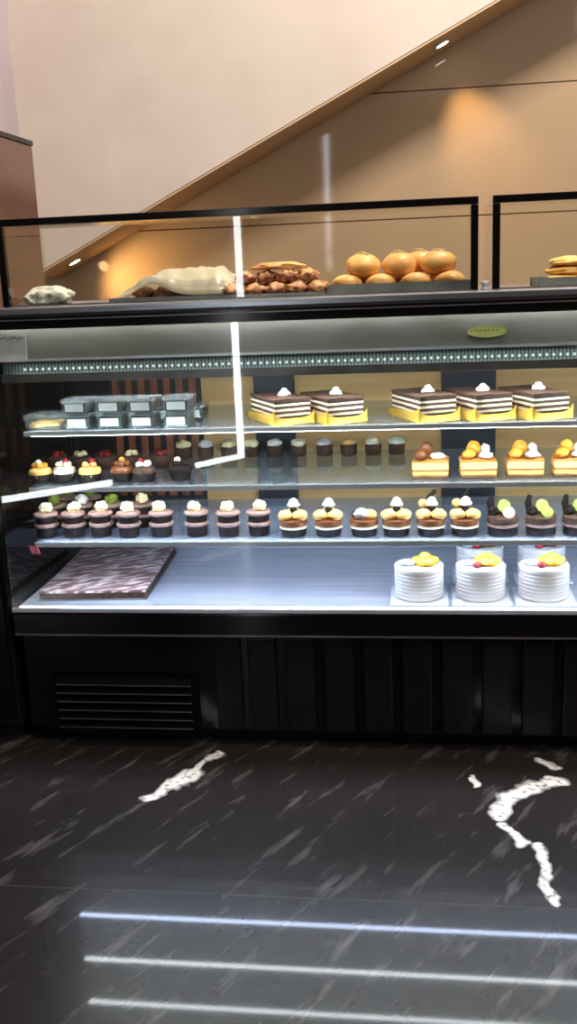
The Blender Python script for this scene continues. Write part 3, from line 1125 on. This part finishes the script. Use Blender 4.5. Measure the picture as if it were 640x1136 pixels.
# ------------------------------------------------------------------ third shelf
def choc_cupcake(x, y, label, group, top='chunk', k=0):
    t = thing('chocolate_cupcake', label, 'cupcake', (x, y, S3 + EPS), k * .9, group)
    b = BM()
    lathe(b, [(.027, 0), (.030, .004), (.031, .03), (.029, .031)], 26)
    obj('base_cake', b, M['choc'], t, smooth=False)
    b = BM()
    lathe(b, [(.029, .0305), (.0352, .033), (.0365, .037), (.0345, .042), (.029, .043)], 30, wave=.035, nw=9, ph=k)
    obj('cream_ring', b, M['pinkcream'], t, smooth=True)
    b = BM()
    lathe(b, [(.029, .0432), (.0305, .046), (.0305, .061), (.029, .0622)], 26)
    obj('cake_layer', b, M['choc'], t, smooth=False)
    b = BM()
    lathe(b, [(.029, .0624), (.0352, .065), (.0365, .069), (.0345, .0735), (.03, .0755), (.01, .076)], 30, wave=.035, nw=9, ph=k + 2)
    obj('cream_ring', b, M['pinkcream'], t, smooth=True)
    b = BM()
    blob(b, (.004, -.004, .088), (.0195, .0185, .0165), k + 400, .35, 2.2, 3)
    obj('topping', b, M[top], t, smooth=False)
    return t


for i, px in enumerate((60, 89, 118, 149, 184, 222, 257, 290)):
    p = atZ(px, 590, S3)
    choc_cupcake(p.x, .12 + .004 * (i % 3), 'two-ring chocolate cupcake with cream chunk, front row of third shelf, %s from left' % ORD[i], 'chocolate cupcakes in the front row', 'chunk', i)
for i, px in enumerate((70, 98, 129, 162)):
    p = atZ(px, 580, S3)
    choc_cupcake(p.x, .235, '%s-topped chocolate cupcake in the second row of third shelf, %s from left' % (['green', 'white', 'green', 'white'][i], ORD[i]),
                 'chocolate cupcakes in the second row', ['lime', 'white', 'lime', 'chunk'][i], i + 20)
for i, px in enumerate((84, 108)):
    p = atZ(px, 570, S3)
    choc_cupcake(p.x, .345, 'green-topped chocolate cupcake farthest back on third shelf, %s' % ['left one', 'right one'][i], 'chocolate cupcakes farthest back', 'lime', i + 30)


def puff_cake(px, label, kind, k):
    p = atZ(px, 590, S3)
    t = thing('choux_cupcake', label, 'cupcake', (p.x, .115, S3 + EPS), 0, 'choux topped cupcakes')
    b = BM()
    lathe(b, [(.032, 0), (.036, .004), (.037, .021), (.034, .0225)], 26)
    obj('base_cake', b, M['choc'], t)
    b = BM()
    lathe(b, [(.034, .023), (.040, .025), (.0405, .029), (.037, .032), (.03, .0325)], 28, wave=.02, nw=8, ph=k)
    obj('cream_ring', b, M['cream'], t, smooth=True)
    b = BM()
    lathe(b, [(.035, .033), (.040, .035), (.0405, .048), (.036, .0505), (.01, .051)], 26)
    obj('caramel_band', b, M['caramel'], t)
    if kind != 'plain':
        b = BM()
        for q, (ox, oy) in enumerate(((-.021, -.012), (.021, -.012), (0, .02))):
            blob(b, (ox, oy, .062), (.0225, .021, .017), k * 5 + q, .12, 2, 3)
        obj('choux', b, M['puff'], t, smooth=True)
        b = BM()
        blob(b, (.002, -.008, .078), (.012, .011, .009), k + 3, .3, 2.2, 2)
        obj('chocolate_piece', b, M['choc'], t)
        b = BM()
        lathe(b, [(.004, .0), (.017, .004), (.018, .010), (.012, .016), (.013, .02), (.006, .027), (.001, .029)], 24, c=(.002, -.002, .083), wave=.1, nw=6, ph=k)
        obj('swirl', b, M['swirl'] if kind == 'grey' else M['white'], t, smooth=True)
        if kind == 'tall':
            b = BM()
            blob(b, (-.022, .01, .09), (.014, .013, .013), k + 50, .12, 2, 3)
            obj('choux', b, M['puff'], t, smooth=True)
            b = BM()
            tube(b, [(-.012, .02, .075), (-.004, .022, .105), (.012, .02, .125)], [.006, .008, .005], 8)
            obj('chocolate_stick', b, M['choc'], t)
    else:
        b = BM()
        blob(b, (.017, -.006, .061), (.02, .02, .016), k + 61, .12, 2, 3)
        obj('choux', b, M['puff'], t, smooth=True)
        b = BM()
        blob(b, (-.008, -.014, .066), (.02, .017, .017), k + 60, .3, 2.2, 3)
        obj('swirl', b, M['swirl'], t, smooth=True)
        b = BM()
        blob(b, (-.026, .012, .058), (.012, .012, .012), k + 62, .3, 2.2, 2)
        obj('chocolate_piece', b, M['choc'], t)
    return t


pk = [(328, 'grey', 'choux cupcake with grey swirl, leftmost of the six on third shelf'),
      (366, 'grey', 'choux cupcake with grey swirl, second of the six from left'),
      (405, 'plain', 'low choux cupcake with pale swirl in place of the tall tower'),
      (440, 'white', 'choux cupcake with white swirl right of the low one'),
      (478, 'tall', 'choux cupcake with extra choux ball, fifth of the six from left'),
      (515, 'tall', 'choux cupcake with extra choux ball, beside the lime cupcakes')]
for i, (px, kind, l) in enumerate(pk):
    puff_cake(px, l, kind, i + 1)
for i, px in enumerate((557, 599, 640)):
    p = atZ(px, 591, S3)
    t = thing('lime_cupcake', 'dark layered cupcake with lime slice on third shelf, %s' % ['leftmost of the three', 'middle of the three', 'cut by the right edge'][i], 'cupcake', (p.x, .115, S3 + EPS), 0, 'lime topped cupcakes')
    b = BM()
    lathe(b, [(.036, 0), (.041, .004), (.041, .023), (.038, .0245)], 26)
    obj('base_cake', b, M['choc'], t)
    b = BM()
    lathe(b, [(.038, .025), (.044, .027), (.0445, .032), (.041, .0355), (.03, .036)], 28, wave=.02, nw=8, ph=i)
    obj('cream_ring', b, M['pinkcream'], t, smooth=True)
    b = BM()
    lathe(b, [(.038, .0365), (.043, .038), (.0435, .053), (.04, .056), (.01, .057)], 26)
    obj('cake_layer', b, M['cocoa'], t)
    b = BM()
    lathe(b, [(.002, -.004), (.016, -.004), (.0172, 0), (.016, .004), (.002, .004)], 24)
    obj('lime_slice', b, M['chunk'] if i == 0 else M['lime'], t, loc=(.014, -.022, .068), rot=(1.05, .2, 0))
    b = BM()
    lathe(b, [(.002, -.003), (.019, -.003), (.020, 0), (.019, .003), (.002, .003)], 24)
    obj('lime_slice', b, M['lime'], t, loc=(.004, .014, .078), rot=(1.2, 0, .3))
    b = BM()
    blob(b, (-.026, -.002, .068), (.015, .014, .014), i + 80, .4, 2.4, 3)
    tube(b, [(-.03, .018, .055), (-.034, .02, .085), (-.03, .02, .108)], [.008, .010, .006], 8)
    obj('chocolate_piece', b, M['choc'], t)

# ------------------------------------------------------------------ deck: slab and white cakes
SW, SD, SH = .325, .5, .028
t = thing('chocolate_slab', 'large chocolate slab with pale drizzle lying on the lit deck', 'cake', (-1.135, .075, DK + EPS), .055)
b = BM()
box(b, 0, SW, 0, SD, SH - .0055, SH)
bmesh.ops.subdivide_edges(b, edges=b.edges[:], cuts=10, use_grid_fill=True)
for v in b.verts:
    if v.co.z > SH - .002:
        v.co.z += .0025 * noise.noise(v.co * 40)
obj('drizzled_glaze', b, M['slab'], t)
bx('sponge', M['cocoa'], t, .001, SW - .001, .001, SD - .001, .004, SH - .006)
b = BM()
box(b, -.004, SW + .004, -.004, SD + .004, 0, .0035)
obj('baking_sheet', b, M['tray'], t)
for v_ in ():
    pass


def white_cake(px, y, label, k, back=False):
    p = atZ(px, 664 if not back else 640, DK)
    s = thing('white_cake', label, 'cake', (p.x, y, DK + EPS), 0, 'white cream cakes on the deck')
    b = BM()
    r = .071
    prof = [(r - .004, .0066)]
    n = 8
    hgt = .103
    for i in range(n):
        z0 = .008 + (hgt - .016) * i / n
        prof += [(r - .003, z0), (r, z0 + .0045), (r - .001, z0 + .0075)]
    prof += [(r, hgt - .005), (r - .003, hgt - .001), (r - .01, hgt), (.004, hgt)]
    lathe(b, prof, 48)
    obj('cream_coat', b, M['white'], s, smooth=True)
    b = BM()
    box(b, -.083, .083, -.083, .083, 0, .006)
    obj('cake_board', b, M['board'], s, bevel=.002)
    b = BM()
    cx, cy = .018, -.01
    for q in range(6):
        a = q * PI / 3
        blob(b, (cx + .021 * math.cos(a), cy + .021 * math.sin(a), hgt + .012), (.018, .016, .012), k * 9 + q, .25, 2, 3)
    blob(b, (cx, cy, hgt + .025), (.016, .016, .011), k * 9 + 7, .3, 2, 3)
    obj('flower', b, M['yellow'] if not back else M['caramel'], s, smooth=True)
    b = BM()
    blob(b, (-.034, -.018, hgt + .006), (.023, .018, .010), k + 500, .25, 2, 3)
    obj('blue_petal', b, M['blue'], s, smooth=True)
    if k != 0:
        b = BM()
        blob(b, (-.012, -.045, hgt + .008), (.012, .011, .010), k + 510, .25, 2, 3)
        obj('berry', b, M['berry'], s, smooth=True)
    return s


for i, px in enumerate((465, 533, 603)):
    white_cake(px, .118, 'round white cream cake with yellow flower on the deck, %s' % ['leftmost and without a berry', 'middle of the front three', 'rightmost of the front three'][i], i)
for i, px in enumerate((532, 600)):
    white_cake(px, .32, 'round white cake with dark topping behind the %s front cake' % ['middle', 'rightmost'][i], i + 3, True)

# ------------------------------------------------------------------ light
w = bpy.data.worlds.new('world')
SC.world = w
w.use_nodes = True
bg = w.node_tree.nodes['Background']
bg.inputs[0].default_value = (1, .9, .82, 1)
bg.inputs[1].default_value = .33


def area(name, loc, aim, size, energy, col, sy=None):
    ld = bpy.data.lights.new(name, 'AREA')
    ld.energy = energy
    ld.size = size
    if sy:
        ld.shape = 'RECTANGLE'
        ld.size_y = sy
    ld.color = col
    o = bpy.data.objects.new(name, ld)
    COL.objects.link(o)
    o.location = loc
    o.rotation_euler = (Vector(aim) - Vector(loc)).to_track_quat('-Z', 'Y').to_euler()
    return o


for x in (-.75, .1, .95):  # unseen fill spots added to warm and brighten the counter wares
    ld = bpy.data.lights.new('counter_fill', 'SPOT')
    ld.energy = 150
    ld.color = (1, .87, .7)
    ld.spot_size = .62
    ld.spot_blend = .6
    ld.shadow_soft_size = .05
    o = bpy.data.objects.new('counter_fill', ld)
    COL.objects.link(o)
    o.location = (x, -.75, 3.7)
    o.rotation_euler = Vector((0, .95, -2.4)).to_track_quat('-Z', 'Y').to_euler()

area('front_fill', (2.5, -2.7, 3.6), (-.2, .3, .8), 1.2, 80, (1, .93, .86))  # unseen fill added behind the viewer to light the fronts
area('ceiling_lamp', (1.2, .4, 5.6), (.2, 2.6, 1.8), .9, 315, (1, .9, .82))

# ------------------------------------------------------------------ view
SC.view_settings.view_transform = 'Standard'
SC.view_settings.look = 'None'
SC.view_settings.exposure = 0
SC.view_settings.gamma = 1
SC.view_settings.use_curve_mapping = False
SC.cycles.transparent_max_bounces = 32
SC.cycles.max_bounces = 10
SC.cycles.caustics_reflective = False
SC.cycles.caustics_refractive = False
SC.cycles.sample_clamp_indirect = 6
SC.cycles.use_denoising = True
